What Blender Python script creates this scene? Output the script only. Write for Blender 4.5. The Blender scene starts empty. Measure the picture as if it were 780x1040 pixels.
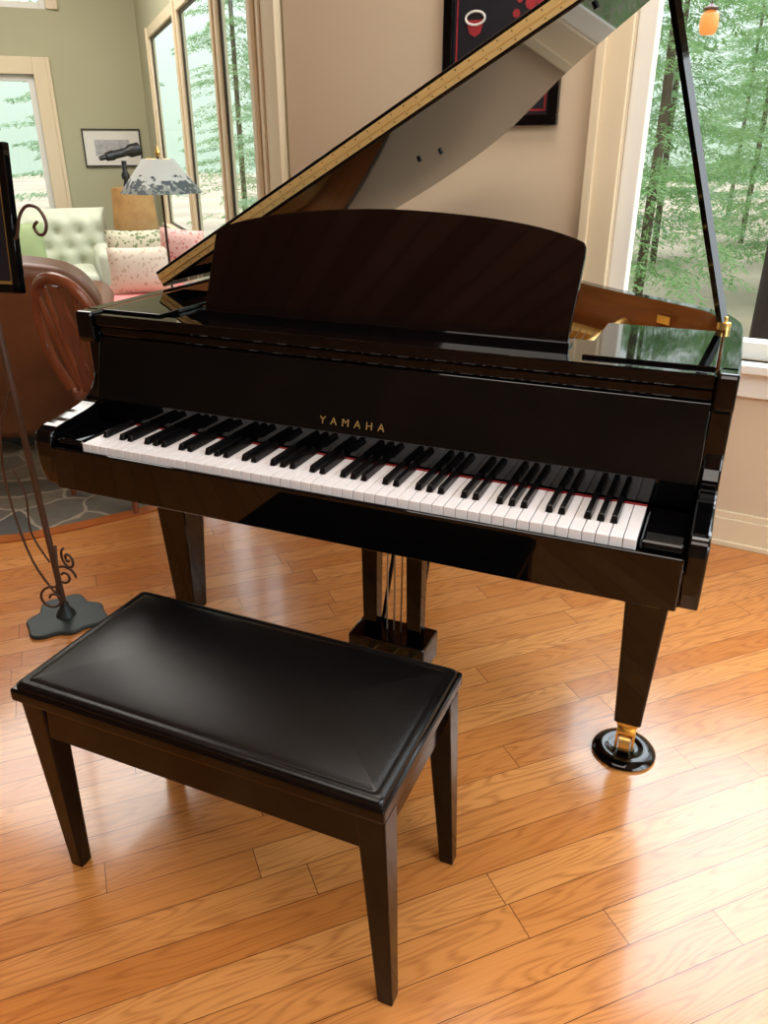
import bpy, math, random
from mathutils import Vector, Matrix
random.seed(4)
I4=Matrix.Identity(4)
COL=bpy.context.scene.collection
WL={}
def lin(c):
    return tuple(((v/255)/12.92 if v/255<=0.04045 else ((v/255+0.055)/1.055)**2.4) for v in c)
class N:
    def __init__(s,name):
        s.m=bpy.data.materials.new(name); s.m.use_nodes=True
        s.t=s.m.node_tree; s.b=s.t.nodes['Principled BSDF']
    def n(s,typ,**k):
        x=s.t.nodes.new(typ)
        for a,b in k.items(): setattr(x,a,b)
        return x
    def l(s,a,b): s.t.links.new(a,b)
    def math(s,op,a,b=None):
        x=s.n('ShaderNodeMath',operation=op)
        for i,v in enumerate((a,b)):
            if v is None: continue
            if isinstance(v,(int,float)): x.inputs[i].default_value=v
            else: s.l(v,x.inputs[i])
        return x.outputs[0]
    def mix(s,f,a,b):
        x=s.n('ShaderNodeMix',data_type='RGBA')
        for i,v in ((0,f),(6,a),(7,b)):
            if isinstance(v,(int,float)): x.inputs[i].default_value=v
            elif isinstance(v,tuple): x.inputs[i].default_value=(*v[:3],1)
            else: s.l(v,x.inputs[i])
        return x.outputs[2]
def simple(name,rgb,rough=.5,metal=0,var=.08,scale=12,bump=0,bscale=200,coat=0,stretch=(1,1,1),spec=.5,sheen=0):
    m=N(name); c=lin(rgb)
    tc=m.n('ShaderNodeTexCoord'); mp=m.n('ShaderNodeMapping'); mp.inputs['Scale'].default_value=stretch
    m.l(tc.outputs['Object'],mp.inputs[0])
    nz=m.n('ShaderNodeTexNoise'); nz.inputs['Scale'].default_value=scale; nz.inputs['Detail'].default_value=4
    m.l(mp.outputs[0],nz.inputs['Vector'])
    d=tuple(max(0,v*(1-var*2)) for v in c); e=tuple(min(1,v*(1+var*2)) for v in c)
    m.l(m.mix(nz.outputs['Fac'],d,e),m.b.inputs['Base Color'])
    m.b.inputs['Roughness'].default_value=rough; m.b.inputs['Metallic'].default_value=metal
    m.b.inputs['Coat Weight'].default_value=coat; m.b.inputs['Coat Roughness'].default_value=.03
    m.b.inputs['Specular IOR Level'].default_value=spec
    if sheen: m.b.inputs['Sheen Weight'].default_value=sheen
    if bump:
        n2=m.n('ShaderNodeTexNoise'); n2.inputs['Scale'].default_value=bscale; n2.inputs['Detail'].default_value=3
        m.l(mp.outputs[0],n2.inputs['Vector'])
        bp=m.n('ShaderNodeBump'); bp.inputs['Strength'].default_value=bump; bp.inputs['Distance'].default_value=.002
        m.l(n2.outputs['Fac'],bp.inputs['Height']); m.l(bp.outputs[0],m.b.inputs['Normal'])
    return m.m
def oak_floor(name):
    m=N(name); W=.080; L=.95
    g=m.n('ShaderNodeNewGeometry'); mp=m.n('ShaderNodeMapping'); mp.inputs['Rotation'].default_value=(0,0,-math.radians(45))
    m.l(g.outputs['Position'],mp.inputs[0])
    sp=m.n('ShaderNodeSeparateXYZ'); m.l(mp.outputs[0],sp.inputs[0]); X=sp.outputs[0]; Y=sp.outputs[1]
    yv=m.math('DIVIDE',Y,W); row=m.math('FLOOR',yv); fy=m.math('FRACT',yv)
    w1=m.n('ShaderNodeTexWhiteNoise',noise_dimensions='1D'); m.l(row,w1.inputs['W'])
    xv=m.math('ADD',m.math('DIVIDE',X,L),m.math('MULTIPLY',w1.outputs['Value'],7.3))
    col=m.math('FLOOR',xv); fx=m.math('FRACT',xv)
    cb=m.n('ShaderNodeCombineXYZ'); m.l(row,cb.inputs[0]); m.l(col,cb.inputs[1])
    w2=m.n('ShaderNodeTexWhiteNoise',noise_dimensions='2D'); m.l(cb.outputs[0],w2.inputs['Vector']); rid=w2.outputs['Value']
    ey=m.math('MULTIPLY',m.math('MINIMUM',fy,m.math('SUBTRACT',1,fy)),W)
    ex=m.math('MULTIPLY',m.math('MINIMUM',fx,m.math('SUBTRACT',1,fx)),L)
    seam=m.math('LESS_THAN',m.math('MINIMUM',ey,ex),.0008)
    gv=m.n('ShaderNodeCombineXYZ'); m.l(m.math('ADD',m.math('MULTIPLY',X,1.9),m.math('MULTIPLY',rid,53)),gv.inputs[0])
    m.l(m.math('ADD',m.math('MULTIPLY',Y,17),m.math('MULTIPLY',rid,31)),gv.inputs[1]); m.l(m.math('MULTIPLY',rid,19),gv.inputs[2])
    n1=m.n('ShaderNodeTexNoise'); n1.inputs['Scale'].default_value=1.0; n1.inputs['Detail'].default_value=1.5; m.l(gv.outputs[0],n1.inputs['Vector'])
    rings=m.math('ADD',m.math('MULTIPLY',m.math('SINE',m.math('MULTIPLY',n1.outputs['Fac'],100)),.5),.5)
    rings=m.math('POWER',rings,2.5)
    gv2=m.n('ShaderNodeVectorMath',operation='MULTIPLY'); m.l(gv.outputs[0],gv2.inputs[0]); gv2.inputs[1].default_value=(4,22,1)
    n2=m.n('ShaderNodeTexNoise'); n2.inputs['Scale'].default_value=1.0; n2.inputs['Detail'].default_value=4; m.l(gv2.outputs[0],n2.inputs['Vector'])
    c1=m.mix(rid,lin((196,122,58)),lin((222,155,88)))
    gr=m.math('ADD',m.math('MULTIPLY',rings,m.math('MULTIPLY',n2.outputs['Fac'],.7)),m.math('MULTIPLY',m.math('POWER',n2.outputs['Fac'],3),.7))
    c2=m.mix(gr,c1,lin((146,80,34)))
    c3=m.mix(seam,c2,lin((88,46,20)))
    m.l(c3,m.b.inputs['Base Color'])
    n3=m.n('ShaderNodeTexNoise'); n3.inputs['Scale'].default_value=9; m.l(mp.outputs[0],n3.inputs['Vector'])
    m.l(m.math('ADD',m.math('MULTIPLY',n3.outputs['Fac'],.08),.16),m.b.inputs['Roughness'])
    m.b.inputs['Coat Weight'].default_value=.35; m.b.inputs['Coat Roughness'].default_value=.09
    bp=m.n('ShaderNodeBump'); bp.inputs['Strength'].default_value=.15; bp.inputs['Distance'].default_value=.002
    m.l(m.math('SUBTRACT',m.math('MULTIPLY',n3.outputs['Fac'],1.2),seam),bp.inputs['Height']); m.l(bp.outputs[0],m.b.inputs['Normal'])
    return m.m
def ceiling_mat(name):
    m=N(name); g=m.n('ShaderNodeNewGeometry'); mp=m.n('ShaderNodeMapping'); mp.inputs['Rotation'].default_value=(0,0,math.radians(38))
    m.l(g.outputs['Position'],mp.inputs[0]); sp=m.n('ShaderNodeSeparateXYZ'); m.l(mp.outputs[0],sp.inputs[0])
    v=m.math('DIVIDE',sp.outputs[0],.19); row=m.math('FLOOR',v); w=m.n('ShaderNodeTexWhiteNoise',noise_dimensions='1D'); m.l(row,w.inputs['W'])
    c=m.mix(w.outputs['Value'],lin((166,126,102)),lin((212,176,146)))
    c=m.mix(m.math('LESS_THAN',m.math('FRACT',v),.08),c,lin((96,66,50)))
    m.l(c,m.b.inputs['Base Color']); m.b.inputs['Roughness'].default_value=.6; return m.m
def slate(name):
    m=N(name); g=m.n('ShaderNodeNewGeometry')
    nv=m.n('ShaderNodeTexNoise'); nv.inputs['Scale'].default_value=4; nv.inputs['Detail'].default_value=3; m.l(g.outputs['Position'],nv.inputs['Vector'])
    va=m.n('ShaderNodeVectorMath',operation='MULTIPLY_ADD'); m.l(nv.outputs['Color'],va.inputs[0]); va.inputs[1].default_value=(.16,.16,0); m.l(g.outputs['Position'],va.inputs[2])
    v=m.n('ShaderNodeTexVoronoi',feature='DISTANCE_TO_EDGE'); v.inputs['Scale'].default_value=4.6; v.voronoi_dimensions='2D'; m.l(va.outputs[0],v.inputs['Vector'])
    v2=m.n('ShaderNodeTexVoronoi'); v2.inputs['Scale'].default_value=4.6; v2.voronoi_dimensions='2D'; m.l(va.outputs[0],v2.inputs['Vector'])
    nz=m.n('ShaderNodeTexNoise'); nz.inputs['Scale'].default_value=22; nz.inputs['Detail'].default_value=8; m.l(g.outputs['Position'],nz.inputs['Vector'])
    sp=m.n('ShaderNodeSeparateColor'); m.l(v2.outputs['Color'],sp.inputs[0])
    c=m.mix(sp.outputs[0],lin((52,56,54)),lin((140,124,96)))
    c=m.mix(m.math('MULTIPLY',nz.outputs['Fac'],.8),c,lin((66,74,74)))
    c=m.mix(m.math('LESS_THAN',v.outputs['Distance'],.03),c,lin((150,140,122)))
    m.l(c,m.b.inputs['Base Color']); m.b.inputs['Roughness'].default_value=.4
    return m.m
def pattern(name,c0,c1,scale=20,thr=.5,rough=.8):
    m=N(name); tc=m.n('ShaderNodeTexCoord')
    nz=m.n('ShaderNodeTexNoise'); nz.inputs['Scale'].default_value=scale*.6; nz.inputs['Detail'].default_value=3; m.l(tc.outputs['Object'],nz.inputs['Vector'])
    v=m.n('ShaderNodeTexVoronoi'); v.inputs['Scale'].default_value=scale; m.l(tc.outputs['Object'],v.inputs['Vector'])
    s=m.math('ADD',v.outputs['Distance'],m.math('MULTIPLY',m.math('SUBTRACT',nz.outputs['Fac'],.5),1.6))
    c=m.mix(m.math('LESS_THAN',s,thr),lin(c0),lin(c1)); m.l(c,m.b.inputs['Base Color'])
    m.b.inputs['Roughness'].default_value=rough; return m.m
def band_shade(name):
    m=N(name); tc=m.n('ShaderNodeTexCoord'); sp=m.n('ShaderNodeSeparateXYZ'); m.l(tc.outputs['Object'],sp.inputs[0])
    nz=m.n('ShaderNodeTexNoise'); nz.inputs['Scale'].default_value=30; nz.inputs['Detail'].default_value=6; m.l(tc.outputs['Object'],nz.inputs['Vector'])
    h=m.math('ADD',sp.outputs[2],m.math('MULTIPLY',m.math('SUBTRACT',nz.outputs['Fac'],.5),.22))
    lo=m.mix(m.math('GREATER_THAN',nz.outputs['Fac'],.52),lin((70,80,84)),lin((126,132,124)))
    c=m.mix(m.math('LESS_THAN',h,.062),lin((182,186,180)),lo)
    m.l(c,m.b.inputs['Base Color']); m.b.inputs['Roughness'].default_value=.8; return m.m
def glass_mat():
    m=N('window_glass'); m.t.nodes.remove(m.b)
    tr=m.n('ShaderNodeBsdfTransparent'); gl=m.n('ShaderNodeBsdfGlossy'); gl.inputs['Roughness'].default_value=.01
    mx=m.n('ShaderNodeMixShader'); mx.inputs[0].default_value=.05
    m.l(tr.outputs[0],mx.inputs[1]); m.l(gl.outputs[0],mx.inputs[2])
    m.l(mx.outputs[0],m.t.nodes['Material Output'].inputs[0]); return m.m
def leaf_mat(name,a,b,sc=2):
    m=N(name); g=m.n('ShaderNodeNewGeometry')
    nz=m.n('ShaderNodeTexNoise'); nz.inputs['Scale'].default_value=sc; m.l(g.outputs['Position'],nz.inputs['Vector'])
    c=m.mix(nz.outputs['Fac'],lin(a),lin(b)); m.l(c,m.b.inputs['Base Color']); m.b.inputs['Roughness'].default_value=.7
    t=m.n('ShaderNodeBsdfTranslucent'); m.l(c,t.inputs[0]); mx=m.n('ShaderNodeMixShader'); mx.inputs[0].default_value=.5
    m.l(m.b.outputs[0],mx.inputs[1]); m.l(t.outputs[0],mx.inputs[2]); m.l(mx.outputs[0],m.t.nodes['Material Output'].inputs[0])
    return m.m
# ---------------- materials
BLACK=simple('black_lacquer',(4,4,5),.035,var=.02,spec=.42)
DESK=simple('dark_polished_desk',(11,6,6),.045,var=.2,scale=5,stretch=(9,1,1),spec=.5)
BENCHW=simple('dark_bench_wood',(10,6,6),.11,var=.15,scale=6,stretch=(1,8,8),spec=.22)
LEATHER=simple('black_leather',(6,6,7),.24,var=.05,bump=.2,bscale=420,spec=.4)
IVORY=simple('white_key_plastic',(234,232,234),.18,var=.01)
EBONY=simple('black_key_plastic',(10,9,10),.25,var=.02,spec=.4)
BRASS=simple('brass',(240,202,120),.28,.85,var=.05)
BRASSH=simple('lid_hinge_brass',(236,208,140),.38,.6,var=.06)
BRASSD=simple('brass_screw',(146,114,60),.4,1,var=.06)
GOLD=simple('gold_plate',(214,170,90),.35,.8,var=.08)
GOLDT=simple('gold_lettering',(180,150,92),.35,.5,var=.04)
FELT=simple('red_felt',(140,20,26),.9)
RIMW=simple('inner_rim_wood',(134,78,38),.25,var=.2,scale=5,stretch=(1,1,8))
SOUND=simple('soundboard_wood',(196,146,84),.4,var=.12,scale=6,stretch=(10,1,1))
STEEL=simple('steel_wire',(170,165,155),.3,1)
TAN=simple('tan_wall_paint',(206,187,160),.75,var=.02,scale=2)
SAGE=simple('sage_wall_paint',(178,176,146),.75,var=.02,scale=2)
DIM=simple('brown_wall_paint',(130,108,90),.8,var=.4,scale=1.2)
CREAM=simple('cream_trim_paint',(224,208,176),.45,var=.02,scale=3)
WHITE=simple('white_trim_paint',(232,232,224),.4,var=.02,scale=3)
DARKF=simple('dark_window_sash',(52,46,40),.4)
CEILM=ceiling_mat('ceiling_boards')
OAK=oak_floor('oak_plank_floor')
BORDER=simple('oak_border',(170,96,46),.2,var=.2,scale=8)
SLATE=slate('slate_flagstone')
GLASS=glass_mat()
IRON=simple('wrought_iron',(84,62,50),.5,.4,var=.2)
IRONG=simple('verdigris_iron',(52,60,60),.45,.5,var=.2)
BLEATH=simple('brown_leather',(104,64,38),.40,var=.4,scale=5,bump=.25,bscale=60)
REDWOOD=simple('cherry_wood',(128,72,46),.25,var=.2,scale=6,stretch=(6,6,1))
SOFA=simple('cream_upholstery',(196,202,180),.9,var=.06,bump=.3,sheen=.2)
PINK=simple('pink_blanket',(224,138,134),.9,var=.08,bump=.3)
PINKP=pattern('pink_patterned_fabric',(216,172,160),(196,116,110),44,.3)
GREENP=pattern('green_patterned_fabric',(190,184,158),(112,122,82),40,.36)
GREEN=simple('green_fabric',(150,168,120),.9)
WHITEF=pattern('white_embroidered_fabric',(212,198,178),(192,170,146),34,.25)
SHADEF=band_shade('scenic_lampshade')
SHADED=leaf_mat('painted_drum_shade',(216,188,132),(176,134,84),14)
PAPER=simple('paper',(228,226,218),.7,var=.02)
GREY=simple('sketch_grey',(176,178,180),.7,var=.25,scale=30)
INK=simple('dark_print',(20,20,30),.5,var=.2)
RED=simple('red_print',(160,44,50),.5,var=.3,scale=30)
SCOPE=simple('scope_black',(24,24,26),.35)
BARK=simple('tree_bark',(104,92,80),.9,var=.3,scale=6,bump=.5,bscale=20,stretch=(3,3,.6))
BARKD=simple('dark_tree_bark',(48,42,38),.9,var=.3,scale=6,bump=.5,bscale=20,stretch=(3,3,.6))
LEAF=leaf_mat('hemlock_foliage',(104,152,96),(174,206,146))
LEAF2=leaf_mat('pine_foliage',(140,178,140),(192,216,184))
GROUND=simple('gravel_ground',(166,154,134),.9,var=.3,scale=.5)
am=N('amber_reflection_glow'); am.b.inputs['Base Color'].default_value=(.6,.22,.04,1); am.b.inputs['Emission Color'].default_value=(1,.32,.08,1); am.b.inputs['Emission Strength'].default_value=.5; AMBER=am.m  # emissive amber for the stand-in of a lamp mirrored in the pane
# ---------------- geometry helpers
def link(o,parent,label,cat,kind,group):
    COL.objects.link(o)
    if parent is not None: o.parent=parent
    if label: o['label']=label
    if cat: o['category']=cat
    if kind: o['kind']=kind
    if group: o['group']=group
def root(name,loc,label,cat,group=None,kind=None,parent=None):
    o=bpy.data.objects.new(name,None); o.empty_display_size=.1
    loc=Vector(loc); pl=WL[parent] if parent is not None else Vector((0,0,0))
    o.location=loc-pl; link(o,parent,label,cat,kind,group); WL[o]=loc; return o
def mesh(name,vs,fs,mat,parent=None,T=I4,smooth=False,bevel=0,seg=2,mats=None,fm=None,label=None,cat=None,kind=None,group=None,angle=None,subd=0):
    vs=[T@Vector(v) for v in vs]
    lo=Vector([min(v[i] for v in vs) for i in range(3)]); hi=Vector([max(v[i] for v in vs) for i in range(3)])
    org=Vector(((lo.x+hi.x)/2,(lo.y+hi.y)/2,lo.z))
    me=bpy.data.meshes.new(name); me.from_pydata([tuple(v-org) for v in vs],[],fs); me.update()
    for mm in (mats or [mat]): me.materials.append(mm)
    if fm:
        for i,p in enumerate(me.polygons): p.material_index=fm[i]
    if smooth:
        for p in me.polygons: p.use_smooth=True
        if angle: me.set_sharp_from_angle(angle=math.radians(angle))
    o=bpy.data.objects.new(name,me)
    pl=WL[parent] if parent is not None else Vector((0,0,0))
    o.location=org-pl; link(o,parent,label,cat,kind,group); WL[o]=org
    if bevel:
        b=o.modifiers.new('bevel','BEVEL'); b.width=bevel; b.segments=seg; b.limit_method='ANGLE'; b.angle_limit=math.radians(35)
    return o
BF=[(0,3,2,1),(4,5,6,7),(0,1,5,4),(1,2,6,5),(2,3,7,6),(3,0,4,7)]
def boxes(name,bl,mat,parent=None,**k):
    vs=[];fs=[]
    for (x0,x1,y0,y1,z0,z1) in bl:
        b=len(vs); vs+=[(x0,y0,z0),(x1,y0,z0),(x1,y1,z0),(x0,y1,z0),(x0,y0,z1),(x1,y0,z1),(x1,y1,z1),(x0,y1,z1)]
        fs+=[tuple(b+i for i in f) for f in BF]
    return mesh(name,vs,fs,mat,parent,**k)
def box(name,x0,x1,y0,y1,z0,z1,mat,parent=None,**k): return boxes(name,[(x0,x1,y0,y1,z0,z1)],mat,parent,**k)
def area2(p): return sum(p[i][0]*p[(i+1)%len(p)][1]-p[(i+1)%len(p)][0]*p[i][1] for i in range(len(p)))
def prism(name,poly,a0,a1,axis,mat,parent=None,**k):
    if (area2(poly)<0)!=(axis=='y'): poly=poly[::-1]
    n=len(poly)
    f={'z':lambda p,a:(p[0],p[1],a),'x':lambda p,a:(a,p[0],p[1]),'y':lambda p,a:(p[0],a,p[1])}[axis]
    if a0>a1: a0,a1=a1,a0
    vs=[f(p,a0) for p in poly]+[f(p,a1) for p in poly]
    fs=[tuple(range(n))[::-1],tuple(range(n,2*n))]+[(i,(i+1)%n,n+(i+1)%n,n+i) for i in range(n)]
    return mesh(name,vs,fs,mat,parent,**k)
def lathe(name,prof,c,mat,parent=None,seg=32,**k):
    vs=[];fs=[]
    for r,z in prof:
        for j in range(seg):
            a=2*math.pi*j/seg; vs.append((c[0]+r*math.cos(a),c[1]+r*math.sin(a),c[2]+z))
    for i in range(len(prof)-1):
        for j in range(seg):
            fs.append((i*seg+j,i*seg+(j+1)%seg,(i+1)*seg+(j+1)%seg,(i+1)*seg+j))
    if prof[0][0]>1e-5: fs.append(tuple(range(seg))[::-1])
    if prof[-1][0]>1e-5: fs.append(tuple((len(prof)-1)*seg+j for j in range(seg)))
    k.setdefault('smooth',True); k.setdefault('angle',40)
    return mesh(name,vs,fs,mat,parent,**k)
def tubedata(pts,r,seg=10,flat=1.0):
    pts=[Vector(p) for p in pts]; n=len(pts); vs=[];fs=[]
    rs=r if isinstance(r,(list,tuple)) else [r]*n
    up=Vector((0,0,1)); t0=(pts[1]-pts[0]).normalized()
    if abs(t0.dot(up))>.9: up=Vector((0,1,0))
    u=t0.cross(up).normalized()
    for i,p in enumerate(pts):
        t=(pts[min(i+1,n-1)]-pts[max(i-1,0)]).normalized()
        u=(u-t*u.dot(t)).normalized(); w=t.cross(u)
        for j in range(seg):
            a=2*math.pi*j/seg; vs.append(p+u*math.cos(a)*rs[i]+w*math.sin(a)*rs[i]*flat)
    for i in range(n-1):
        for j in range(seg): fs.append((i*seg+j,i*seg+(j+1)%seg,(i+1)*seg+(j+1)%seg,(i+1)*seg+j))
    fs.append(tuple(range(seg))[::-1]); fs.append(tuple((n-1)*seg+j for j in range(seg)))
    return vs,fs
def tubes(name,lst,mat,parent=None,seg=10,**k):
    vs=[];fs=[]
    for pts,r in lst:
        a,b=tubedata(pts,r,seg); o=len(vs); vs+=a; fs+=[tuple(o+i for i in f) for f in b]
    k.setdefault('smooth',True); k.setdefault('angle',50)
    return mesh(name,vs,fs,mat,parent,**k)
def crom(pts,n=8):
    P=[Vector(p) for p in pts]; out=[]; m=len(P)
    for i in range(m-1):
        a,b,c,d=P[max(i-1,0)],P[i],P[i+1],P[min(i+2,m-1)]
        for j in range(n):
            t=j/n; out.append(.5*((2*b)+(c-a)*t+(2*a-5*b+4*c-d)*t*t+(3*b-a-3*c+d)*t**3))
    out.append(P[-1]); return out
def smo(pts,n=8): return [(p.x,p.y) for p in crom([Vector((q[0],q[1])) for q in pts],n)]
def crv(pts,n=5): return [tuple(p) for p in crom(pts,n)]
def taperleg(name,cx,cy,z0,z1,w0,w1,mat,parent,ox=0,oy=0,**k):
    vs=[]
    for z,w,dx,dy in ((z0,w0,ox,oy),(z1,w1,0,0)):
        h=w/2; vs+=[(cx+dx-h,cy+dy-h,z),(cx+dx+h,cy+dy-h,z),(cx+dx+h,cy+dy+h,z),(cx+dx-h,cy+dy+h,z)]
    return mesh(name,vs,BF,mat,parent,**k)
def cushion(name,w,h,t,mat,parent=None,T=I4,n=14,**k):
    vs=[];fs=[]
    for s in (1,-1):
        for i in range(n+1):
            for j in range(n+1):
                u=-1+2*i/n; v=-1+2*j/n
                th=((1-abs(u)**2.6)*(1-abs(v)**2.6))**.55*t/2
                vs.append((u*w/2*(1-.06*(1-v*v)*abs(u)**3),s*th,v*h/2*(1-.06*(1-u*u)*abs(v)**3)))
    m=(n+1)**2
    for i in range(n):
        for j in range(n):
            a=i*(n+1)+j; fs.append((a,a+1,a+n+2,a+n+1)); fs.append((m+a,m+a+n+1,m+a+n+2,m+a+1))
    return mesh(name,vs,fs,mat,parent,T=T,smooth=True,**k)
def R(loc,rz=0,rx=0,ry=0):
    return Matrix.Translation(loc)@Matrix.Rotation(math.radians(rz),4,'Z')@Matrix.Rotation(math.radians(rx),4,'X')@Matrix.Rotation(math.radians(ry),4,'Y')
def frameT(p0,p1):
    d=Vector((p1[0]-p0[0],p1[1]-p0[1],0)).normalized(); y=Vector((-d.y,d.x,0))
    M=Matrix.Identity(4)
    for i in range(3): M[i][0]=d[i]; M[i][1]=y[i]; M[i][2]=(0,0,1)[i]
    M[0][3]=p0[0]; M[1][3]=p0[1]; return M,(Vector(p1)-Vector(p0)).length
HGT=3.3
def wall(name,p0,p1,ops,mat,th=.15):
    M,L=frameT(p0,p1); us=sorted({0,L,*[o[0] for o in ops],*[o[1] for o in ops]}); bl=[]
    for a,b in zip(us[:-1],us[1:]):
        cov=sorted([(o[2],o[3]) for o in ops if o[0]<=a+1e-6 and o[1]>=b-1e-6]); z=0
        for c,d in cov:
            if c>z: bl.append((a,b,0,th,z,c))
            z=d
        if z<HGT: bl.append((a,b,0,th,z,HGT))
    boxes(name,bl,mat,T=M,kind='structure'); return M,L
def window(n,M,u0,u1,z0,z1,cas,casm,sashm,muls=(),sill=True,sash=.05,ys=(.03,.1),mw=.03):
    r=root('window_%d'%n,M@Vector(((u0+u1)/2,0,z0)),None,None,kind='structure')
    bl=[(u0-cas,u0,-.02,.0,z0,z1+cas),(u1,u1+cas,-.02,.0,z0,z1+cas),(u0,u1,-.02,.0,z1,z1+cas)]
    bl+=[(u0-cas-.012,u0-cas+.02,-.032,.0,z0,z1+cas),(u1+cas-.02,u1+cas+.012,-.032,.0,z0,z1+cas)]
    boxes('casing',bl,casm,r,T=M,bevel=.004)
    s=sash; a,b=ys
    bl=[(u0,u0+s,a,b,z0,z1),(u1-s,u1,a,b,z0,z1),(u0+s,u1-s,a,b,z1-s,z1),(u0+s,u1-s,a,b,z0,z0+s)]
    for u in muls: bl.append((u-mw,u+mw,a,b,z0+s,z1-s))
    boxes('sash',bl,sashm,r,T=M,bevel=.004)
    box('glass_pane',u0+s,u1-s,(a+b)/2-.002,(a+b)/2+.002,z0+s,z1-s,GLASS,r,T=M)
    if sill:
        boxes('sill',[(u0-cas-.03,u1+cas+.03,-.06,a,z0-.03,z0),(u0-cas,u1+cas,-.02,0,z0-.12,z0-.03)],casm if n!=1 else WHITE,r,T=M,bevel=.004)
# ---------------- room shell
A=(-1.06,1.806); B=(-4.42,5.166)
c5=math.cos(math.radians(5)); s5=math.sin(math.radians(5))
E=(3.2,1.806-(3.2+1.06)*s5/c5)
FL=(-7.4,2.186)
Mb,Lb=wall('wall_back',A,E,[(1.339,3.6,.69,2.9)],TAN)
window(1,Mb,1.339,3.6,.69,2.9,.10,CREAM,WHITE,(2.6,),sash=.06)
Ms,Ls=wall('wall_side',B,A,[(.85,2.15,.75,2.12),(2.32,3.40,.75,2.12),(3.55,4.22,.75,2.12)],SAGE,th=.03)
window(2,Ms,.85,2.15,.75,2.12,.07,CREAM,DARKF,(),sash=.02,ys=(0,.012))
window(3,Ms,2.32,3.40,.75,2.12,.07,CREAM,DARKF,(),sash=.02,ys=(0,.012))
window(4,Ms,3.55,4.22,.75,2.12,.07,CREAM,DARKF,(),sash=.02,ys=(0,.012))
Mf,Lf=wall('wall_far',FL,B,[(2.2,3.32,.6,1.9),(2.2,3.5,2.38,3.0)],SAGE)
window(5,Mf,2.2,3.32,.6,1.9,.13,CREAM,WHITE,(2.75,))
window(6,Mf,2.2,3.5,2.38,3.0,.08,CREAM,WHITE,(2.85,),sill=False)
Ml,Ll=wall('wall_left',(-7.4,-4),FL,[(3.2,5.2,.7,2.4)],SAGE)
window(7,Ml,3.2,5.2,.7,2.4,.1,CREAM,WHITE,(4.2,))
Mr,Lr=wall('wall_right',E,(3.2,-4),[(.5,3.8,.5,2.9)],TAN)
window(8,Mr,.5,3.8,.5,2.9,.1,CREAM,WHITE,(1.6,2.7))  # unseen window added to let more light in from the right
wall('wall_front',(3.2,-4),(-7.4,-4),[],DIM)
poly=[A,E,(3.2,-4),(-7.4,-4),FL,B]
prism('floor',poly,-.1,0,'z',OAK,kind='structure')
prism('ceiling',poly,HGT,HGT+.1,'z',CEILM,kind='structure')
sl=smo([(-7.39,.12),(-2.9,.22),(-2.2,.36),(-1.725,.607),(-1.578,.76),(-1.38,1.05),(-1.2,1.42),(-1.1,1.75)],8)
prism('floor.001',sl+[(-1.12,1.83),(-4.43,5.12),(-7.38,2.18)],.0005,.004,'z',SLATE,kind='structure')
vs=[];fs=[]
for i,p in enumerate(sl):
    a=Vector(sl[max(i-1,0)]); b=Vector(sl[min(i+1,len(sl)-1)]); t=(b-a).normalized(); nn=Vector((t.y,-t.x))
    q=Vector(p)+nn*.06
    vs+=[(p[0],p[1],.006),(q.x,q.y,.006),(q.x,q.y,.0005),(p[0],p[1],.0005)]
for i in range(len(sl)-1):
    k=4*i; fs+=[(k,k+1,k+5,k+4),(k+1,k+2,k+6,k+5),(k+3,k,k+4,k+7)]
mesh('trim_1',vs,fs,BORDER,kind='structure')
def bboard(name,M,a,b,mat):
    boxes(name,[(a,b,-.016,0,0,.11),(a,b,-.024,0,.0,.02),(a,b,-.010,0,.11,.135)],mat,T=M,kind='structure',bevel=.003)
bboard('baseboard_back',Mb,.02,Lb,CREAM); bboard('baseboard_side',Ms,0.03,Ls-.5,CREAM); bboard('baseboard_far',Mf,0,Lf-.03,CREAM); bboard('baseboard_right',Mr,.03,Lr,CREAM)
boxes('trim_2',[(Ls-.44,Ls-.02,-.02,0,0,HGT),(Ls-.44,Ls-.38,-.04,-.02,0,HGT),(Ls-.32,Ls-.28,-.03,-.02,0,HGT),(Ls-.1,Ls-.0,-.04,-.02,0,HGT)],CREAM,T=Ms,kind='structure',bevel=.006)
# ---------------- piano
P=root('grand_piano',(0,.7,0),'glossy black lacquered grand piano with raised lid and music desk','piano')
XR=.729; XL=-.745
outl=[(XR,.21),(XR,.40)]+smo([(XR,.55),(.722,.66),(.68,.78),(.58,.88),(.44,.99),(.3,1.12),(.17,1.28),(.05,1.42),(-.1,1.53),(-.28,1.585),(-.45,1.585),(-.6,1.54),(-.70,1.44),(XL,1.28)],6)+[(XL,.6),(XL,.21)]
def offset(pl,d):
    o=[]
    for i,p in enumerate(pl):
        a=Vector(pl[max(i-1,0)]); b=Vector(pl[min(i+1,len(pl)-1)]); t=(b-a).normalized()
        o.append((p[0]-t.y*d,p[1]+t.x*d))
    return o
inn=offset(outl,.038)
n=len(outl); vs=[];fs=[];fm=[]
for p,q in zip(outl,inn): vs+=[(p[0],p[1],.665),(p[0],p[1],1.0),(q[0],q[1],1.0),(q[0],q[1],.665)]
for i in range(n-1):
    k=4*i
    fs+=[(k,k+4,k+5,k+1),(k+1,k+5,k+6,k+2),(k+2,k+6,k+7,k+3),(k+3,k+7,k+4,k)]; fm+=[0,0,1,0]
fs+=[(0,1,2,3),(4*n-1,4*n-2,4*n-3,4*n-4)]; fm+=[0,0]
mesh('rim',vs,fs,BLACK,P,mats=[BLACK,RIMW],fm=fm,smooth=True,angle=35,bevel=.003)
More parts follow.
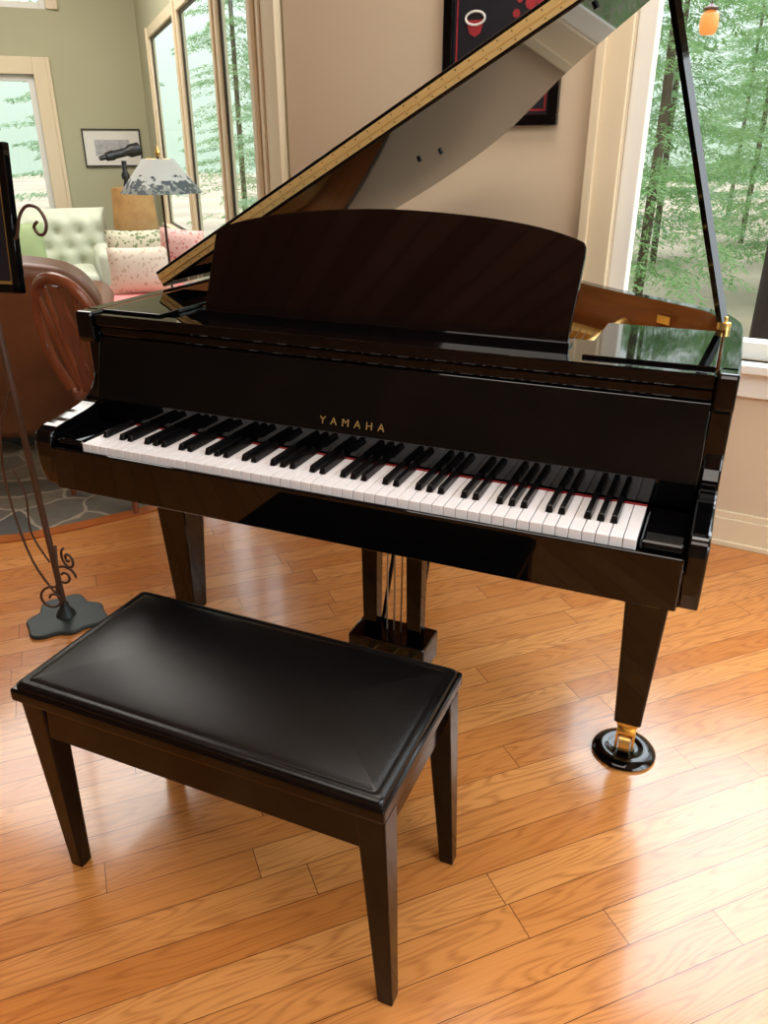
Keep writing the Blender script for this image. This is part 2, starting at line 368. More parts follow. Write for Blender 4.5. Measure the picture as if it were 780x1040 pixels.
arm=[(.23,.625),(.23,1.0),(.183,1.0),(.178,.992),(.178,.935),(.184,.928),(.21,.92)]+smo([(.214,.915),(.214,.87),(.207,.835),(.182,.80),(.14,.782),(.08,.773),(.02,.765),(-.003,.755),(-.012,.735)],4)+[(-.012,.70),(-.008,.66),(.004,.625)]
prism('arm',arm,XL,-.697,'x',BLACK,P,bevel=.004)
prism('arm',arm,.695,XR,'x',BLACK,P,bevel=.004)
for s in (-1,1):
    box('key_block',min(s*.694,s*.617),max(s*.694,s*.617),.004,.155,.70,.744,BLACK,P,bevel=.008,seg=3)
box('key_slip',-.696,.694,-.014,-.004,.625,.728,BLACK,P,bevel=.004,seg=3)
box('key_bed',-.70,.698,-.003,.50,.628,.70,BLACK,P,bevel=.003)
boxes('underside_beam',[(-.70,.69,.46,.54,.66,.75),(-.05,.05,.5,1.5,.66,.72),(-.45,-.38,.5,1.5,.66,.72)],RIMW,P)
prism('fallboard',[(.1565,.748),(.1555,.760),(.1555,.798),(.1575,.808),(.192,.942),(.22,.942),(.22,.748)],-.693,.692,'x',BLACK,P,bevel=.002)
boxes('front_rail',[(-.694,.692,.194,.23,.945,.965),(-.694,.692,.186,.23,.968,.994)],BLACK,P,bevel=.003)
boxes('desk_shelf',[(-.70,.688,.232,.40,.975,.99)],BLACK,P,bevel=.002)
box('side_panel',.45,.688,.225,.545,.9905,1.0,BLACK,P,bevel=.002)
box('side_panel',-.699,-.53,.225,.545,.9905,1.0,BLACK,P,bevel=.002)
prism('soundboard',inn,.76,.775,'z',SOUND,P)
pl=offset(outl,.075); plp=[(.64,.42)]+[p for p in pl if p[1]>.42]+[(-.67,.42)]
ringo=plp; cx,cy=-.12,.85
ringi=[(cx+(x-cx)*.82,cy+(y-cy)*.86) for x,y in ringo]; m_=len(ringo); vs=[];fs=[]
for p,q in zip(ringo,ringi): vs+=[(p[0],p[1],.88),(p[0],p[1],.90),(q[0],q[1],.90),(q[0],q[1],.88)]
for i in range(m_):
    k=4*i; j=4*((i+1)%m_); fs+=[(k,j,j+1,k+1),(k+1,j+1,j+2,k+2),(k+2,j+2,j+3,k+3),(k+3,j+3,j,k)]
mesh('iron_plate',vs,fs,GOLD,P,label='gold painted iron frame')
for x0,x1,y1 in ((-.5,-.35,1.45),(-.2,-.05,1.42),(.12,.2,1.15),(.38,.44,.92)): tubes('plate_strut',[([(x0,.44,.93),(x1,y1,.93)],.014)],GOLD,P,seg=8)
st=[]
for i in range(60):
    x=-.55+i*1.15/60; y1=1.42-max(0,(x+.15))*1.0
    st.append(([(x,.45,.905),(x-.02,y1,.905)],.0011))
tubes('string',st,STEEL,P,seg=4,kind='stuff')
box('pin_block',-.69,.68,.40,.50,.86,.93,GOLD,P,bevel=.004)
box('maker_plaque',-.022,.022,-.002,.0,.948,.968,BRASS,P,T=R((.545,.847,0),-42))
# keys
KB=root('keyboard',(0,.07,.72),None,None,parent=P)
kw=1.225/52
def keybox(w,y0,y1,z0,z1,ch):
    h=w/2
    return [(-h,y0,z0),(h,y0,z0),(h,y1,z0),(-h,y1,z0),(-h+ch,y0+ch*2.2,z1),(h-ch,y0+ch*2.2,z1),(h-ch,y1,z1),(-h+ch,y1,z1)]
def keyset(name,vs,mat,xs,bev):
    first=None
    for x in xs:
        if first is None:
            first=mesh(name,[(v[0]+x,v[1],v[2]) for v in vs],BF,mat,KB,bevel=bev,seg=2); x0=x
        else:
            o=first.copy(); o.location=first.location+Vector((x-x0,0,0)); COL.objects.link(o); o.parent=KB
keyset('white_key',keybox(kw-.0010,0,.152,.722,.743,.0002),IVORY,[-.6125+kw*(i+.5) for i in range(52)],.0012)
keyset('black_key',keybox(.0140,.050,.152,.7435,.7575,.0020),EBONY,[-.6125+kw*(i+1) for i in range(51) if i%7 in (0,2,3,5,6)],.0014)
box('key_felt',-.6125,.6125,.1522,.1553,.74,.7455,FELT,KB)
def text(name,body,size,M,mat,parent,sp=1.0,ext=.0004):
    cu=bpy.data.curves.new(name,'FONT'); cu.body=body; cu.size=size; cu.extrude=ext; cu.space_character=sp; cu.align_x='CENTER'
    o=bpy.data.objects.new(name,cu); COL.objects.link(o); bpy.context.view_layer.update()
    me=bpy.data.meshes.new_from_object(o); bpy.data.objects.remove(o)
    vs=[tuple(v.co) for v in me.vertices]; fs=[tuple(p.vertices) for p in me.polygons]
    return mesh(name,vs,fs,mat,parent,T=M)
tl=math.degrees(math.atan2(.0345,.134))
text('lettering','YAMAHA',.0235,R((-.006,.1586,.8135),0,90-tl),GOLDT,P,1.95)
# music desk
th=math.radians(20)
Md=Matrix.Translation((-.03,.335,.992))@Matrix.Rotation(-th,4,'X')
prof=[(-.455,0),(.43,0)]+[( .438,.17)]+smo([(.437,.196),(.42,.208),(.335,.230),(.2,.247),(0,.256),(-.2,.246),(-.34,.226),(-.425,.204),(-.445,.190)],4)
prism('music_desk',prof,0,.018,'y',DESK,P,T=Md,bevel=.003,label='arched dark polished music desk')
boxes('desk_ledge',[(-.48,.41,.30,.345,.990,.996),(-.48,.41,.30,.304,.996,1.001)],BLACK,P)
for x in (-.3,.25): tubes('desk_support',[([(x,.40,1.12),(x,.50,.94)],.006)],BRASS,P)
# lid
HX=-.755; AN=29.3
ML=Matrix.Translation((HX,0,1.003))@Matrix.Rotation(-math.radians(AN),4,'Y')@Matrix.Translation((-HX,0,0))
lo=[(.745,.53)]+smo([(.745,.56),(.735,.67),(.69,.79),(.59,.89),(.45,1.0),(.31,1.13),(.18,1.29),(.06,1.43),(-.1,1.54),(-.28,1.595),(-.45,1.595),(-.61,1.55),(-.71,1.45),(-.755,1.3)],6)+[(-.755,.53)]
LID=root('lid',(HX,.9,1.003),None,None,parent=P)
prism('main_leaf',lo,0,.02,'z',BLACK,LID,T=ML,bevel=.003,smooth=True,angle=35)
box('folded_front_leaf',-.755,.745,.53,.86,.022,.044,BLACK,LID,T=ML,bevel=.003)
hv=[];hf=[];hm=[]
def ab(b,mi):
    k=len(hv); x0,x1,y0,y1,z0,z1=b
    hv.extend([(x0,y0,z0),(x1,y0,z0),(x1,y1,z0),(x0,y1,z0),(x0,y0,z1),(x1,y0,z1),(x1,y1,z1),(x0,y1,z1)])
    hf.extend([tuple(k+i for i in f) for f in BF]); hm.extend([mi]*6)
ab((-.75,.74,.5265,.5295,.007,.0205),0); ab((-.75,.74,.5265,.5295,.0225,.035),0); ab((-.75,.74,.523,.5295,.0195,.0235),0)
for i in range(44):
    x=-.73+i*1.45/43
    ab((x-.0014,x+.0014,.5257,.5265,.011,.0138),1); ab((x-.0014,x+.0014,.5257,.5265,.0285,.0313),1)
mesh('lid_hinge',hv,hf,BRASSH,LID,T=ML,mats=[BRASSH,BRASSD],fm=hm,label='long brass piano hinge with screws')
for x,y in ((-.1,1.0),(-.06,1.08),(.5,.62)): tubes('rubber_bumper',[([(x,y,.0005),(x,y,-.008)],.006)],EBONY,LID,T=ML)
tubes('lid_prop',[([(.688,.575,1.0),(.472,.603,1.686)],.0115)],BLACK,P,seg=4)
lathe('prop_hinge',[(.014,0),(.014,.014),(.006,.016),(.006,.026),(.0,.028)],(.688,.575,1.0),BRASS,P)
# legs
LEGS=((-.635,.344),(.635,.344),(-.22,1.3))
for (lx,ly) in LEGS:
    Lg=root('leg',(lx,ly,0.03),None,None,parent=P)
    taperleg('leg_post',lx,ly,.105,.628 if ly<1 else .70,.062,.108,BLACK,Lg,bevel=.004)
    taperleg('leg_collar',lx,ly,.092,.105,.05,.05,BRASS,Lg,bevel=.004)
    lathe('caster_stem',[(.018,0),(.02,.03),(.026,.042),(.012,.047)],(lx,ly,.05),BRASS,Lg)
    tubes('caster_wheel',[([(lx-.013,ly-.012,.042),(lx+.013,ly-.012,.042)],.027)],BRASS,Lg,seg=24)
    boxes('caster_fork',[(lx-.022,lx-.016,ly-.03,ly+.02,.03,.08),(lx+.016,lx+.022,ly-.03,ly+.02,.03,.08),(lx-.016,lx+.016,ly-.03,ly+.02,.074,.08)],BRASS,Lg)
    lathe('caster_cup',[(.072,0),(.076,.006),(.07,.014),(.05,.02),(.04,.016),(.03,.0145),(0.0,.0145)],(lx,ly,0),BLACK,None,seg=48,label='round black lacquered caster cup under piano leg',cat='caster cup',group='caster cups under the piano')
# lyre
LX=.012
LY=root('pedal_lyre',(LX,.34,.08),None,None,parent=P)
for x in (-.062,.062): taperleg('lyre_post',LX+x,.36,.185,.628,.038,.048,BLACK,LY,bevel=.003)
box('pedal_box',LX-.108,LX+.108,.30,.41,.10,.182,BLACK,LY,bevel=.006,seg=3)
for x in (-.02,0,.02): tubes('pedal_rod',[([(LX+x,.36,.18),(LX+x,.37,.63)],.0025)],STEEL,LY,label='thin steel pedal rod')
for x in (-.05,.05): tubes('lyre_brace',[([(LX+x,.40,.17),(LX+x,.62,.67)],.006)],BLACK,LY)
for x in (-.058,0,.058):
    x+=LX; pd=[(x-.009,.30),(x-.009,.265),(x-.014,.24),(x-.012,.228),(x,.222),(x+.012,.228),(x+.014,.24),(x+.009,.265),(x+.009,.30)]
    prism('pedal',pd,.118,.125,'z',BRASS,LY,bevel=.002)
# ---------------- bench
x0,x1,y0,y1=-.385,.351,-.494,-.122; H=.487
Bn=root('piano_bench',((x0+x1)/2,(y0+y1)/2,0),'dark wooden piano bench with padded black leather seat','bench')
box('seat_frame',x0,x1,y0,y1,H-.040,H-.014,BENCHW,Bn,bevel=.005,seg=3)
box('seat_lid_edge',x0+.010,x1-.010,y0+.010,y1-.010,H-.048,H-.040,BENCHW,Bn)
vs=[];fs=[]; rings=[(0,0),(.001,.008),(.004,.0115),(.009,.0135),(.014,.0138),(.0165,.0128),(.019,.0142),(.03,.0165),(.06,.0195),(.1,.022),(.15,.0235)]
def rr(d,seg=4):
    a0,a1,b0,b1=x0+.006+d,x1-.006-d,y0+.006+d,y1-.006-d; r=max(.012-d*.3,.003); out=[]
    for (cx_,cy_,s) in ((a1-r,b0+r,-90),(a1-r,b1-r,0),(a0+r,b1-r,90),(a0+r,b0+r,180)):
        for q in range(seg+1):
            an=math.radians(s+90*q/seg); out.append((cx_+r*math.cos(an),cy_+r*math.sin(an)))
    return out
for d,z in rings:
    pts=rr(d); rn=len(pts); vs+=[(p[0],p[1],H-.014+z*.8) for p in pts]
for i in range(len(rings)-1):
    for j in range(rn): fs.append((i*rn+j,i*rn+(j+1)%rn,(i+1)*rn+(j+1)%rn,(i+1)*rn+j))
fs.append(tuple((len(rings)-1)*rn+j for j in range(rn)))
mesh('seat_cushion',vs,fs,LEATHER,Bn,smooth=True,label='padded black leather seat with stitched border')
ap=.018
boxes('apron',[(x0+.04,x1-.04,y0+ap,y0+ap+.018,H-.122,H-.048),(x0+.04,x1-.04,y1-ap-.018,y1-ap,H-.122,H-.048),(x0+ap,x0+ap+.018,y0+.04,y1-.04,H-.122,H-.048),(x1-ap-.018,x1-ap,y0+.04,y1-.04,H-.122,H-.048)],BENCHW,Bn,bevel=.002)
for sx,cx_ in ((1,x0+.008),( -1,x1-.004)):
    for sy,cy_ in ((1,y0+.012),(-1,y1-.010)):
        wt,wb=.050,.029
        taperleg('leg',cx_+sx*wt/2,cy_+sy*wt/2,0,H-.048,wb,wt,BENCHW,Bn,ox=-sx*(wt-wb)/2+(.010 if sx<0 else .002),oy=-sy*(wt-wb)/2+((.010 if sx<0 else .024) if sy>0 else .012),bevel=.003)
# ---------------- iron display stand
S=root('display_stand',(-1.07,.265,0),'wrought iron floor stand with vine scrolls and leaf base','stand')
bp=[]
for i in range(72):
    a=2*math.pi*i/72; r=.115+.014*math.sin(3*a+.6)+.008*math.sin(7*a); bp.append((-1.07+r*math.cos(a),.265+r*math.sin(a)))
prism('base',bp,0.0,.014,'z',IRONG,S,bevel=.005,label='leaf-shaped verdigris iron base')
lathe('base_knob',[(.03,0),(.026,.012),(.014,.03),(.012,.05)],(-1.07,.265,.014),IRONG,S)
tubes('pole',[([(-1.07,.265,.03),(-1.09,.267,.45),(-1.115,.27,.9),(-1.125,.285,1.3)],.0095)],IRON,S)
def spiral(c,r0,r1,turns,ax,start=0,n=26):
    out=[]
    for i in range(n+1):
        t=i/n; a=start+turns*2*math.pi*t; r=r0+(r1-r0)*t
        out.append((c[0]+r*math.cos(a)*ax[0],c[1]+r*math.cos(a)*ax[1],c[2]+r*math.sin(a)))
    return out
vine=[ (spiral((-1.03,.25,.17),.04,.008,1.4,(1,.2)),.004),(spiral((-1.0,.25,.235),.035,.006,1.5,(1,-.2),2),.004),(spiral((-1.06,.22,.10),.045,.01,1.3,(.9,.4),1),.004),
 (crv([(-1.07,.26,.05),(-1.05,.23,.12),(-1.02,.22,.2),(-1.03,.24,.28)]),.004),
 (crv([(-1.075,.265,.06),(-1.15,.25,.2),(-1.19,.25,.42),(-1.17,.25,.6),(-1.105,.262,.75)]),.0035),
 (crv([(-1.09,.26,.2),(-1.13,.25,.3),(-1.12,.25,.42),(-1.15,.25,.5)]),.003)]
tubes('vine',vine,IRON,S,seg=8)
sc=[(-1.02,.262,1.13),(-.975,.26,1.15),(-.95,.258,1.2),(-.92,.258,1.225),(-.885,.258,1.22),(-.867,.258,1.19),(-.876,.258,1.165),(-.896,.258,1.160),(-.908,.258,1.177),(-.895,.258,1.19)]
tubes('scroll',[(crv(sc),.004),(crv([(-1.11,.27,1.0),(-1.07,.262,1.08),(-1.02,.262,1.13)]),.004)],IRON,S,seg=8)
MB=R((-1.13,.25,1.19),8,-6)
Fd=root('framed_board',(-1.13,.245,1.01),'black framed board with gold inner border on iron stand','picture frame')
w,h=.30,.355
boxes('frame',[(-w/2,w/2,-.012,.012,-h/2,-h/2+.022),(-w/2,w/2,-.012,.012,h/2-.022,h/2),(-w/2,-w/2+.022,-.012,.012,-h/2,h/2),(w/2-.022,w/2,-.012,.012,-h/2,h/2)],BLACK,Fd,T=MB,bevel=.003)
box('gold_border',-w/2+.022,w/2-.022,-.004,.004,-h/2+.022,h/2-.022,BRASS,Fd,T=MB)
box('panel',-w/2+.03,w/2-.03,-.006,.003,-h/2+.03,h/2-.03,INK,Fd,T=MB)
# ---------------- wall picture
MP=Mb@Matrix.Translation((0.90,0,1.42))
Pc=root('wall_picture',MP@Vector((0,-.02,0)),'black framed dark print with white cup and red flowers','picture')
w,h=.43,.62
boxes('frame',[(-w/2,w/2,-.03,-.001,0,.035),(-w/2,w/2,-.03,-.001,h-.035,h),(-w/2,-w/2+.035,-.03,-.001,.035,h-.035),(w/2-.035,w/2,-.03,-.001,.035,h-.035)],BLACK,Pc,T=MP,bevel=.004)
box('mat_board',-w/2+.03,w/2-.03,-.012,-.001,.03,h-.03,INK,Pc,T=MP)
boxes('print_border',[(-w/2+.045,w/2-.045,-.0135,-.0121,.045,h-.045)],RED,Pc,T=MP)
box('print',-w/2+.052,w/2-.052,-.015,-.0136,.052,h-.052,INK,Pc,T=MP)
vs,fs=tubedata([(-.10+.035*math.cos(a),-.017,.33+.02*math.sin(a)) for a in [i*math.pi/12 for i in range(25)]],.004,6)
mesh('cup_shape',vs,fs,PAPER,Pc,T=MP)
prism('cup_bowl',[(-.132,.325),(-.068,.325),(-.08,.285),(-.10,.275),(-.12,.285)],-.0165,-.0155,'y',RED,Pc,T=MP)
vs=[];fs=[]
for i in range(16):
    cx_=.02+.12*random.random(); cz=.26+.14*random.random(); r=.010+.012*random.random(); k=len(vs)
    for j in range(8): vs.append((cx_+r*math.cos(j*math.pi/4),-.0155-.0001*i,cz+r*math.sin(j*math.pi/4)))
    fs.append(tuple(k+j for j in range(8)))
mesh('flower_shapes',vs,fs,RED,Pc,T=MP)
MQ=Mf@Matrix.Translation((Lf-.33,0,1.18))
Q=root('wall_picture',MQ@Vector((0,-.02,0)),'small framed grey landscape sketch with white mat on wall','picture')
w,h=.5,.31
boxes('frame',[(-w/2,w/2,-.02,-.001,0,.012),(-w/2,w/2,-.02,-.001,h-.012,h),(-w/2,-w/2+.012,-.02,-.001,.012,h-.012),(w/2-.012,w/2,-.02,-.001,.012,h-.012)],DARKF,Q,T=MQ)
box('mat_board',-w/2+.01,w/2-.01,-.01,-.001,.01,h-.01,PAPER,Q,T=MQ)
box('print',-w/2+.1,w/2-.1,-.012,-.0101,.09,h-.09,GREY,Q,T=MQ)
# ---------------- brown leather armchair
AC=(-2.60,1.64,.004)
MA=R(AC,40)
Ac=root('armchair',AC,'brown leather club armchair seen from behind on slate floor','armchair')
def soft(name,b,mat,par,T,bev,seg=4,**k): return box(name,*b,mat,par,T=T,bevel=bev,seg=seg,smooth=True,angle=60,**k)
soft('seat_base',(-.44,.44,-.38,.42,.1,.40),BLEATH,Ac,MA,.03)
soft('seat_cushion',(-.29,.29,-.2,.45,.40,.53),BLEATH,Ac,MA,.05)
prf=smo([(-.46,.12),(-.46,.62),(-.43,.80),(-.30,.905),(0,.94),(.30,.905),(.43,.80),(.46,.62),(.46,.12)],6)
prism('backrest',prf,-.46,-.22,'y',BLEATH,Ac,T=MA@Matrix.Rotation(math.radians(5),4,'X'),bevel=.05,seg=4,smooth=True,angle=60)
for s in (-1,1):
    ar=smo([(.33,.1),(.33,.5),(.30,.60),(.36,.67),(.44,.67),(.49,.60),(.46,.5),(.46,.1)],5)
    prism('armrest',[(s*a,b) for a,b in ar],-.34,.42,'y',BLEATH,Ac,T=MA,bevel=.03,seg=3,smooth=True,angle=60)
for sx in (-.38,.38):
    for sy in (-.36,.36): taperleg('leg',sx,sy,0,.1,.04,.055,REDWOOD,Ac,T=MA)
# ---------------- windsor chair
Wt=R((-1.54,1.19,0.004),-8)
Wc=root('windsor_chair',(-1.54,1.19,0.004),'reddish cherry wood side chair with open bow back','chair')
seat=[(.21*math.cos(a),.2*math.sin(a)) for a in [i*math.pi/18 for i in range(36)]]
prism('seat',seat,.43,.465,'z',REDWOOD,Wc,T=Wt,bevel=.01,seg=3)
bow=[(-.15,-.14,.46),(-.19,-.18,.60),(-.18,-.215,.76),(-.11,-.24,.88),(0,-.25,.92),(.11,-.24,.88),(.18,-.215,.76),(.19,-.18,.60),(.15,-.14,.46)]
tubes('bow',[(crv(bow,6),.021)],REDWOOD,Wc,T=Wt)
for x in (-.12,-.075,.075,.12): tubes('spindle',[([(x*.7,-.15,.46),(x,-.2+.02*abs(x),.7),(x*1.05,-.24+.06*abs(x),.90-abs(x)**2*4)],[.008,.013,.009])],REDWOOD,Wc,T=Wt,seg=8)
spl=smo([(-.02,.46),(-.035,.56),(-.02,.62),(-.045,.72),(-.025,.82),(-.02,.91)],4)
prism('splat',spl+[(-a,b) for a,b in spl[::-1]],-.006,.006,'y',REDWOOD,Wc,T=Wt@Matrix.Translation((0,-.06,0))@Matrix.Rotation(math.radians(12),4,'X'))
for sx in (-1,1):
    for sy in (-1,1): tubes('leg',[([(sx*.13,sy*.12,.43),(sx*.165,sy*.16,.2),(sx*.19,sy*.19,0)],[.014,.02,.011])],REDWOOD,Wc,T=Wt)
for q in ([(-.17,-.165,.18),(-.17,.165,.18)],[(.17,-.165,.18),(.17,.165,.18)],[(-.17,0,.18),(.17,0,.18)]): tubes('stretcher',[(q,.009)],REDWOOD,Wc,T=Wt)
# ---------------- tufted sofa
SC=(-4.12,3.22,.004)
MS=R(SC,225)
Sf=root('sofa',SC,'cream tufted fabric sofa against far wall','sofa')
W2=.62
soft('sofa_base',(-W2,W2,-.4,.38,.1,.38),SOFA,Sf,MS,.03)
soft('seat_cushion',(-W2+.14,-.005,-.2,.42,.38,.52),SOFA,Sf,MS,.04)
soft('seat_cushion',(.005,W2-.14,-.2,.42,.38,.52),SOFA,Sf,MS,.04)
gx,gz=60,24; vs=[];fs=[]
for i in range(gx+1):
    for j in range(gz+1):
        x=-W2+2*W2*i/gx; z=.35+.56*j/gz; dd=0
        for bi in range(-6,7):
            for bj in range(5):
                X=bi*.16+(.08 if bj%2 else 0); Z=.42+bj*.11
                r2=((x-X)**2+(z-Z)**2); dd=max(dd,math.exp(-r2/.0009))
        edge=min(1,min(i,gx-i)/3,(gz-j)/3)**.5
        vs.append((x,-.40+.17*edge-.045*dd,z))
for i in range(gx):
    for j in range(gz):
        a=i*(gz+1)+j; fs.append((a,a+1,a+gz+2,a+gz+1))
mesh('tufted_back',vs,fs,SOFA,Sf,T=MS,smooth=True)
soft('back_frame',(-W2,W2,-.46,-.38,.1,.90),SOFA,Sf,MS,.03)
for s in (-1,1): soft('armrest',(min(s*W2,s*(W2-.13)),max(s*W2,s*(W2-.13)),-.38,.40,.1,.66),SOFA,Sf,MS,.05)
for sx in (-.55,.55):
    for sy in (-.38,.32): taperleg('leg',sx,sy,0,.1,.03,.045,REDWOOD,Sf,T=MS)
CC=(-2.80,2.92,.004)
MC=R(CC,225)
Ch=root('upholstered_bench',CC,'low upholstered seat covered with a pink blanket','ottoman')
soft('seat_base',(-.36,.44,-.34,.34,.08,.38),SOFA,Ch,MC,.03)
soft('blanket',(-.37,.46,-.36,.38,.32,.49),PINK,Ch,MC,.04,label='pink knitted blanket')
soft('armrest',(-.40,-.28,-.34,.34,.08,.62),SOFA,Ch,MC,.04)
for sx in (-.30,.36):
    for sy in (-.28,.28): taperleg('leg',sx,sy,0,.08,.03,.04,REDWOOD,Ch,T=MC)
cushion('throw_pillow',.40,.36,.14,GREENP,T=R((-2.97,3.09,.68),40,-14),label='square pillow with green and cream pattern',cat='pillow',group='pillows on the seating')
cushion('throw_pillow',.40,.29,.12,WHITEF,T=R((-2.79,2.88,.635),38,-14),label='white embroidered lumbar pillow',cat='pillow',group='pillows on the seating')
cushion('throw_pillow',.28,.24,.12,PINKP,T=R((-2.61,3.08,.755),30,-8,6),label='pink patterned pillow on blanket covered seat',cat='pillow',group='pillows on the seating')
cushion('throw_pillow',.40,.34,.15,GREEN,T=R((-4.06,3.10,.69),45,-14),label='green square pillow on cream tufted sofa',cat='pillow',group='pillows on the seating')
def shade(name,c,r0,r1,z0,z1,mat,par):
    vs=[];fs=[];sg=40
    for (r,z) in ((r0,z0),(r1,z1),(r1-.004,z1),(r0-.004,z0)):
        for j in range(sg): a=2*math.pi*j/sg; vs.append((c[0]+r*math.cos(a),c[1]+r*math.sin(a),z))
    for i in range(4):
        for j in range(sg): fs.append((i*sg+j,i*sg+(j+1)%sg,((i+1)%4)*sg+(j+1)%sg,((i+1)%4)*sg+j))
    return mesh(name,vs,fs,mat,par,smooth=True,angle=50)
lp=(-2.35,2.61)
Lp=root('floor_lamp',(lp[0],lp[1],.004),'slim iron floor lamp with grey scenic tapered shade','floor lamp')
lathe('base',[(.11,0),(.11,.012),(.03,.03),(.012,.05)],(lp[0],lp[1],.004),IRON,Lp)
tubes('pole',[([(lp[0],lp[1],.04),(lp[0],lp[1],1.3)],.007)],IRON,Lp)
shade('lamp_shade',lp,.225,.085,1.115,1.29,SHADEF,Lp)
lathe('finial',[(.006,0),(.016,.02),(.008,.04),(0,.06)],(lp[0],lp[1],1.3),BRASS,Lp)
tubes('shade_ring',[([(lp[0]-.085,lp[1],1.288),(lp[0]+.085,lp[1],1.288)],.003)],BRASS,Lp)
tb=(-3.72,4.00)
Tb=root('side_table',(tb[0],tb[1],.004),'small round dark wood side table','side table')
lathe('table_top',[(.17,0),(.18,.01),(.17,.025),(0,.025)],(tb[0],tb[1],.50),REDWOOD,Tb)
lathe('pedestal',[(.13,0),(.12,.02),(.03,.05),(.022,.3),(.035,.4),(.03,.496)],(tb[0],tb[1],.004),REDWOOD,Tb)
Tl=root('table_lamp',(tb[0],tb[1],.526),'lit table lamp with painted tan drum shade','table lamp')
lathe('base',[(.06,0),(.05,.03),(.03,.06),(.05,.13),(.03,.2),(.012,.24),(.01,.34)],(tb[0],tb[1],.526),BRASSD,Tl)
shade('lamp_shade',tb,.17,.15,.76,1.06,SHADED,Tl)
pl_=bpy.data.lights.new('lamp_bulb','POINT'); pl_.energy=.9; pl_.color=(1,.86,.62); pl_.shadow_soft_size=.04
po=bpy.data.objects.new('lamp_bulb',pl_); po.location=(tb[0],tb[1],.93); COL.objects.link(po)
sc0=(-4.10,4.40)
Sc=root('spotting_scope',(sc0[0],sc0[1],.004),'black spotting scope on a tripod by the wall','telescope')
for a in (1.3,3.2,5.2): tubes('tripod_leg',[([(sc0[0],sc0[1],1.12),(sc0[0]+.24*math.cos(a),sc0[1]+.24*math.sin(a),.01)],.013)],SCOPE,Sc)
lathe('tripod_head',[(.03,0),(.035,.03),(.02,.06),(.02,.14)],(sc0[0],sc0[1],1.1),SCOPE,Sc)
MT=R((sc0[0],sc0[1],1.30),62)@Matrix.Rotation(math.radians(78),4,'Y')@Matrix.Scale(.72,4)
lathe('scope_tube',[(.045,-.2),(.055,-.12),(.045,-.1),(.045,.05),(.07,.09),(.07,.2),(.06,.2)],(0,0,0),SCOPE,Sc,T=MT)
lathe('eyepiece',[(.022,-.28),(.03,-.2),(.02,-.18)],(0,0,0),SCOPE,Sc,T=MT)
# ---------------- outside
prism('ground',[(-40,-15),(25,-15),(25,45),(-40,45)],-.45,-.3,'z',GROUND,label='brown leaf and gravel covered ground outside',cat='ground')
LN=root('lamp_reflection_standin',(.43,2.6,1.76),'amber glow added outside in place of a lamp reflected in the glass, held by bracket','lamp reflection')  # added object outside, standing in for a lamp's reflection in the window
lathe('reflection_glow',[(.025,.0),(.032,.01),(.036,.03),(.034,.065),(.022,.08),(.008,.085)],(.43,2.6,1.76),AMBER,LN)
lathe('reflection_cap',[(.03,0),(.03,.006),(.008,.02),(0,.022)],(.43,2.6,1.845),IRON,LN)
tubes('added_bracket',[([(.43,1.84,3.1),(.43,2.6,3.1),(.43,2.6,1.86)],.003)],IRON,LN)  # added hanger out of view, only holds up the reflection stand-in
def tree_mesh(seed,hh,n,droop,size,wd,dens):
    rnd=random.Random(seed); vs=[];fs=[]
    for b in range(n):
        z=rnd.uniform(.5,hh); L=(wd*(1-z/hh*.75))*rnd.uniform(.6,1.1); az=rnd.uniform(0,2*math.pi); dx,dy=math.cos(az),math.sin(az)
        m=int(dens*L)
        for i in range(m):
            t=rnd.uniform(.12,1); r=L*t; zz=z+.12*t-droop*t*t*L+rnd.uniform(-.02,.02)
            side=rnd.uniform(-1,1)*.30*(1.1-t)*1.1
            p=Vector((dx*r-dy*side,dy*r+dx*side,zz-abs(side)*.35))
            a=az+(1 if side>0 else -1)*rnd.uniform(.5,1.2); l=size*rnd.uniform(.6,1.4); w=l*.34
            d=Vector((math.cos(a),math.sin(a),rnd.uniform(-.6,.1)))*l; s=Vector((-math.sin(a),math.cos(a),rnd.uniform(-.5,.5)))*w
            k=len(vs); vs+=[p-s*.5,p+s*.5,p+d+s*.3,p+d-s*.3]; fs.append((k,k+1,k+2,k+3))
    me=bpy.data.meshes.new('foliage'); me.from_pydata([tuple(v) for v in vs],[],fs); return me
fA=tree_mesh(1,7.5,300,.28,.042,1.5,190); fA.materials.append(LEAF)
fB=tree_mesh(2,8.5,240,.18,.060,1.45,150); fB.materials.append(LEAF2)
def trunk(r,mat):
    a,b=tubedata([(0,0,-.1),(0.03,0,2),(-.02,.03,5),(0,0,9)],[r,r*.86,r*.6,.02],12)
    me=bpy.data.meshes.new('trunk'); me.from_pydata([tuple(v) for v in a],[],b); me.materials.append(mat)
    for p in me.polygons: p.use_smooth=True
    return me
t1=trunk(.05,BARK); t2=trunk(.11,BARKD)
pos=[(-.15,6.9,0),(.97,5.0,2),(2.9,6.3,1),(1.15,9.0,0),(-2.3,9.6,1),(-.5,12.0,1),(2.0,12.2,1),(.7,15.5,0),(4.6,9.6,0),(-5.2,9.6,1),(-8.0,8.2,1),(-10.0,5.6,0),(-5.5,13,1),(7,-1,0),(8,2.4,1),(8,-4.4,0),(-11,0,1),(-2.8,15,1),(.3,21,1),(2.8,18,1),(-7.5,11.5,0)]
for i,(x,y,k) in enumerate(pos):
    t=root('conifer_tree',(x,y,-.3),('tall green hemlock tree with drooping feathery branches','pale green pine tree with thin trunk','thick dark bare lower trunk of a tall tree')[k],'tree',group='trees outside the windows')
    for nm,me in (('trunk',t2 if k==2 else t1),('foliage',fA if k==0 else fB)):
        if k==2 and nm=='foliage': continue
        o=bpy.data.objects.new(nm,me); o.parent=t; COL.objects.link(o); o.rotation_euler=(0,0,i*1.7)
        if nm=='foliage': o['kind']='stuff'
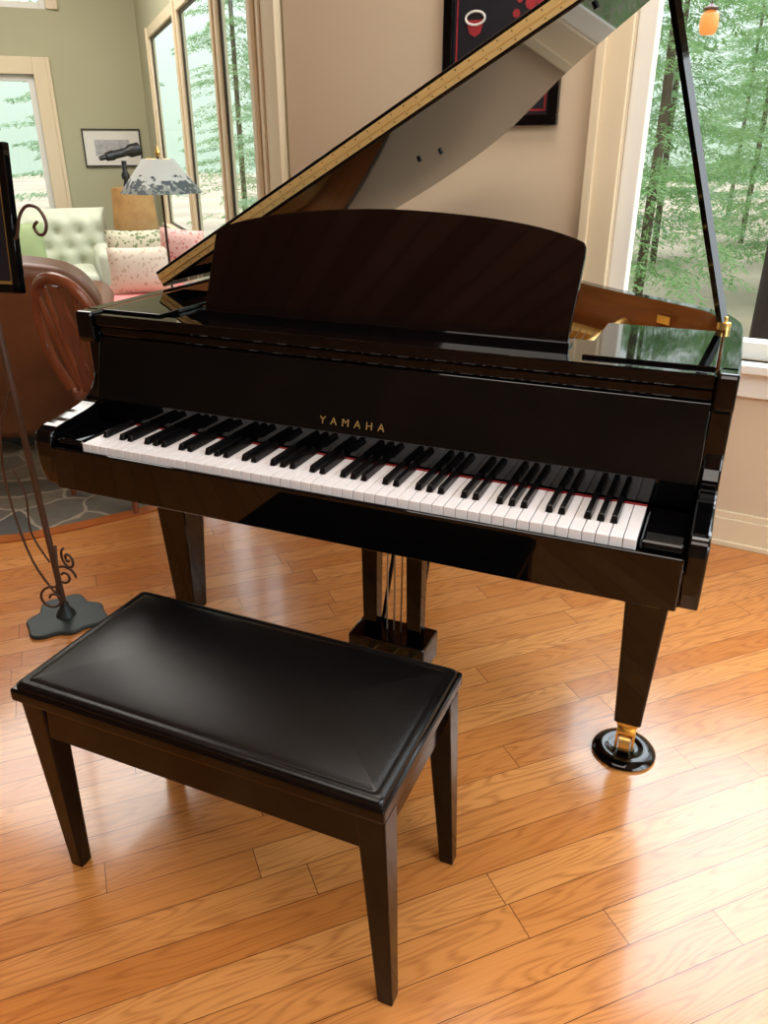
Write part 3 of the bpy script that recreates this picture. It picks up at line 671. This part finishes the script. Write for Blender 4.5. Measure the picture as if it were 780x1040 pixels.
# ---------------- world & lights
w=bpy.data.worlds.new('World'); bpy.context.scene.world=w; w.use_nodes=True; nt=w.node_tree
bg=nt.nodes['Background']; tc=nt.nodes.new('ShaderNodeTexCoord'); sp=nt.nodes.new('ShaderNodeSeparateXYZ'); nt.links.new(tc.outputs['Generated'],sp.inputs[0])
rp=nt.nodes.new('ShaderNodeValToRGB'); nt.links.new(sp.outputs[2],rp.inputs[0])
rp.color_ramp.elements[0].position=0; rp.color_ramp.elements[0].color=(.24,.31,.25,1); rp.color_ramp.elements[1].position=.5; rp.color_ramp.elements[1].color=(.92,.97,1,1)
e=rp.color_ramp.elements.new(.12); e.color=(.31,.37,.34,1)
nt.links.new(rp.outputs[0],bg.inputs[0]); bg.inputs[1].default_value=3.3
def area(name,loc,tgt,sx,sy,pw,col):
    l=bpy.data.lights.new(name,'AREA'); l.shape='RECTANGLE'; l.size=sx; l.size_y=sy; l.energy=pw; l.color=col
    o=bpy.data.objects.new(name,l); o.location=loc; o.rotation_euler=(Vector(tgt)-Vector(loc)).to_track_quat('-Z','Y').to_euler(); COL.objects.link(o); return o
area('ceiling_fill',(.3,-1.3,3.25),(.3,-1.3,0),2.2,1.6,56,(1,.93,.84))  # soft fill without any fixture, added overhead to brighten the piano room
area('ceiling_fill',(.2,.9,3.25),(.2,.9,0),1.4,.8,28,(1,.93,.84))
area('ceiling_fill',(-3.6,2.6,3.25),(-3.6,2.6,0),2,2,105,(1,.95,.88))  # added fill for the far room, no fixture modelled
area('daylight_fill',(3.9,-.9,2.2),(0,0,.3),3.0,2.4,165,(.86,.94,1))  # unseen area lamp added outside the right window as cool fill
area('daylight_fill',(1.3,3.6,3.9),(.7,.2,0),3.4,2.2,190,(.80,.91,1))  # unseen area lamp added above the back window for sheen on the floor
# ---------------- camera
cd=bpy.data.cameras.new('camera'); cam=bpy.data.objects.new('camera',cd); COL.objects.link(cam)
cam.location=(.689,-1.279,1.36); cam.rotation_euler=(math.radians(90-25.05),0,math.radians(23.3))
cd.sensor_fit='VERTICAL'; cd.sensor_height=36; cd.sensor_width=27; cd.lens=798/1040*36; cd.clip_start=.02
bpy.context.scene.camera=cam
bpy.context.scene.view_settings.view_transform='Standard'
bpy.context.scene.view_settings.look='None'
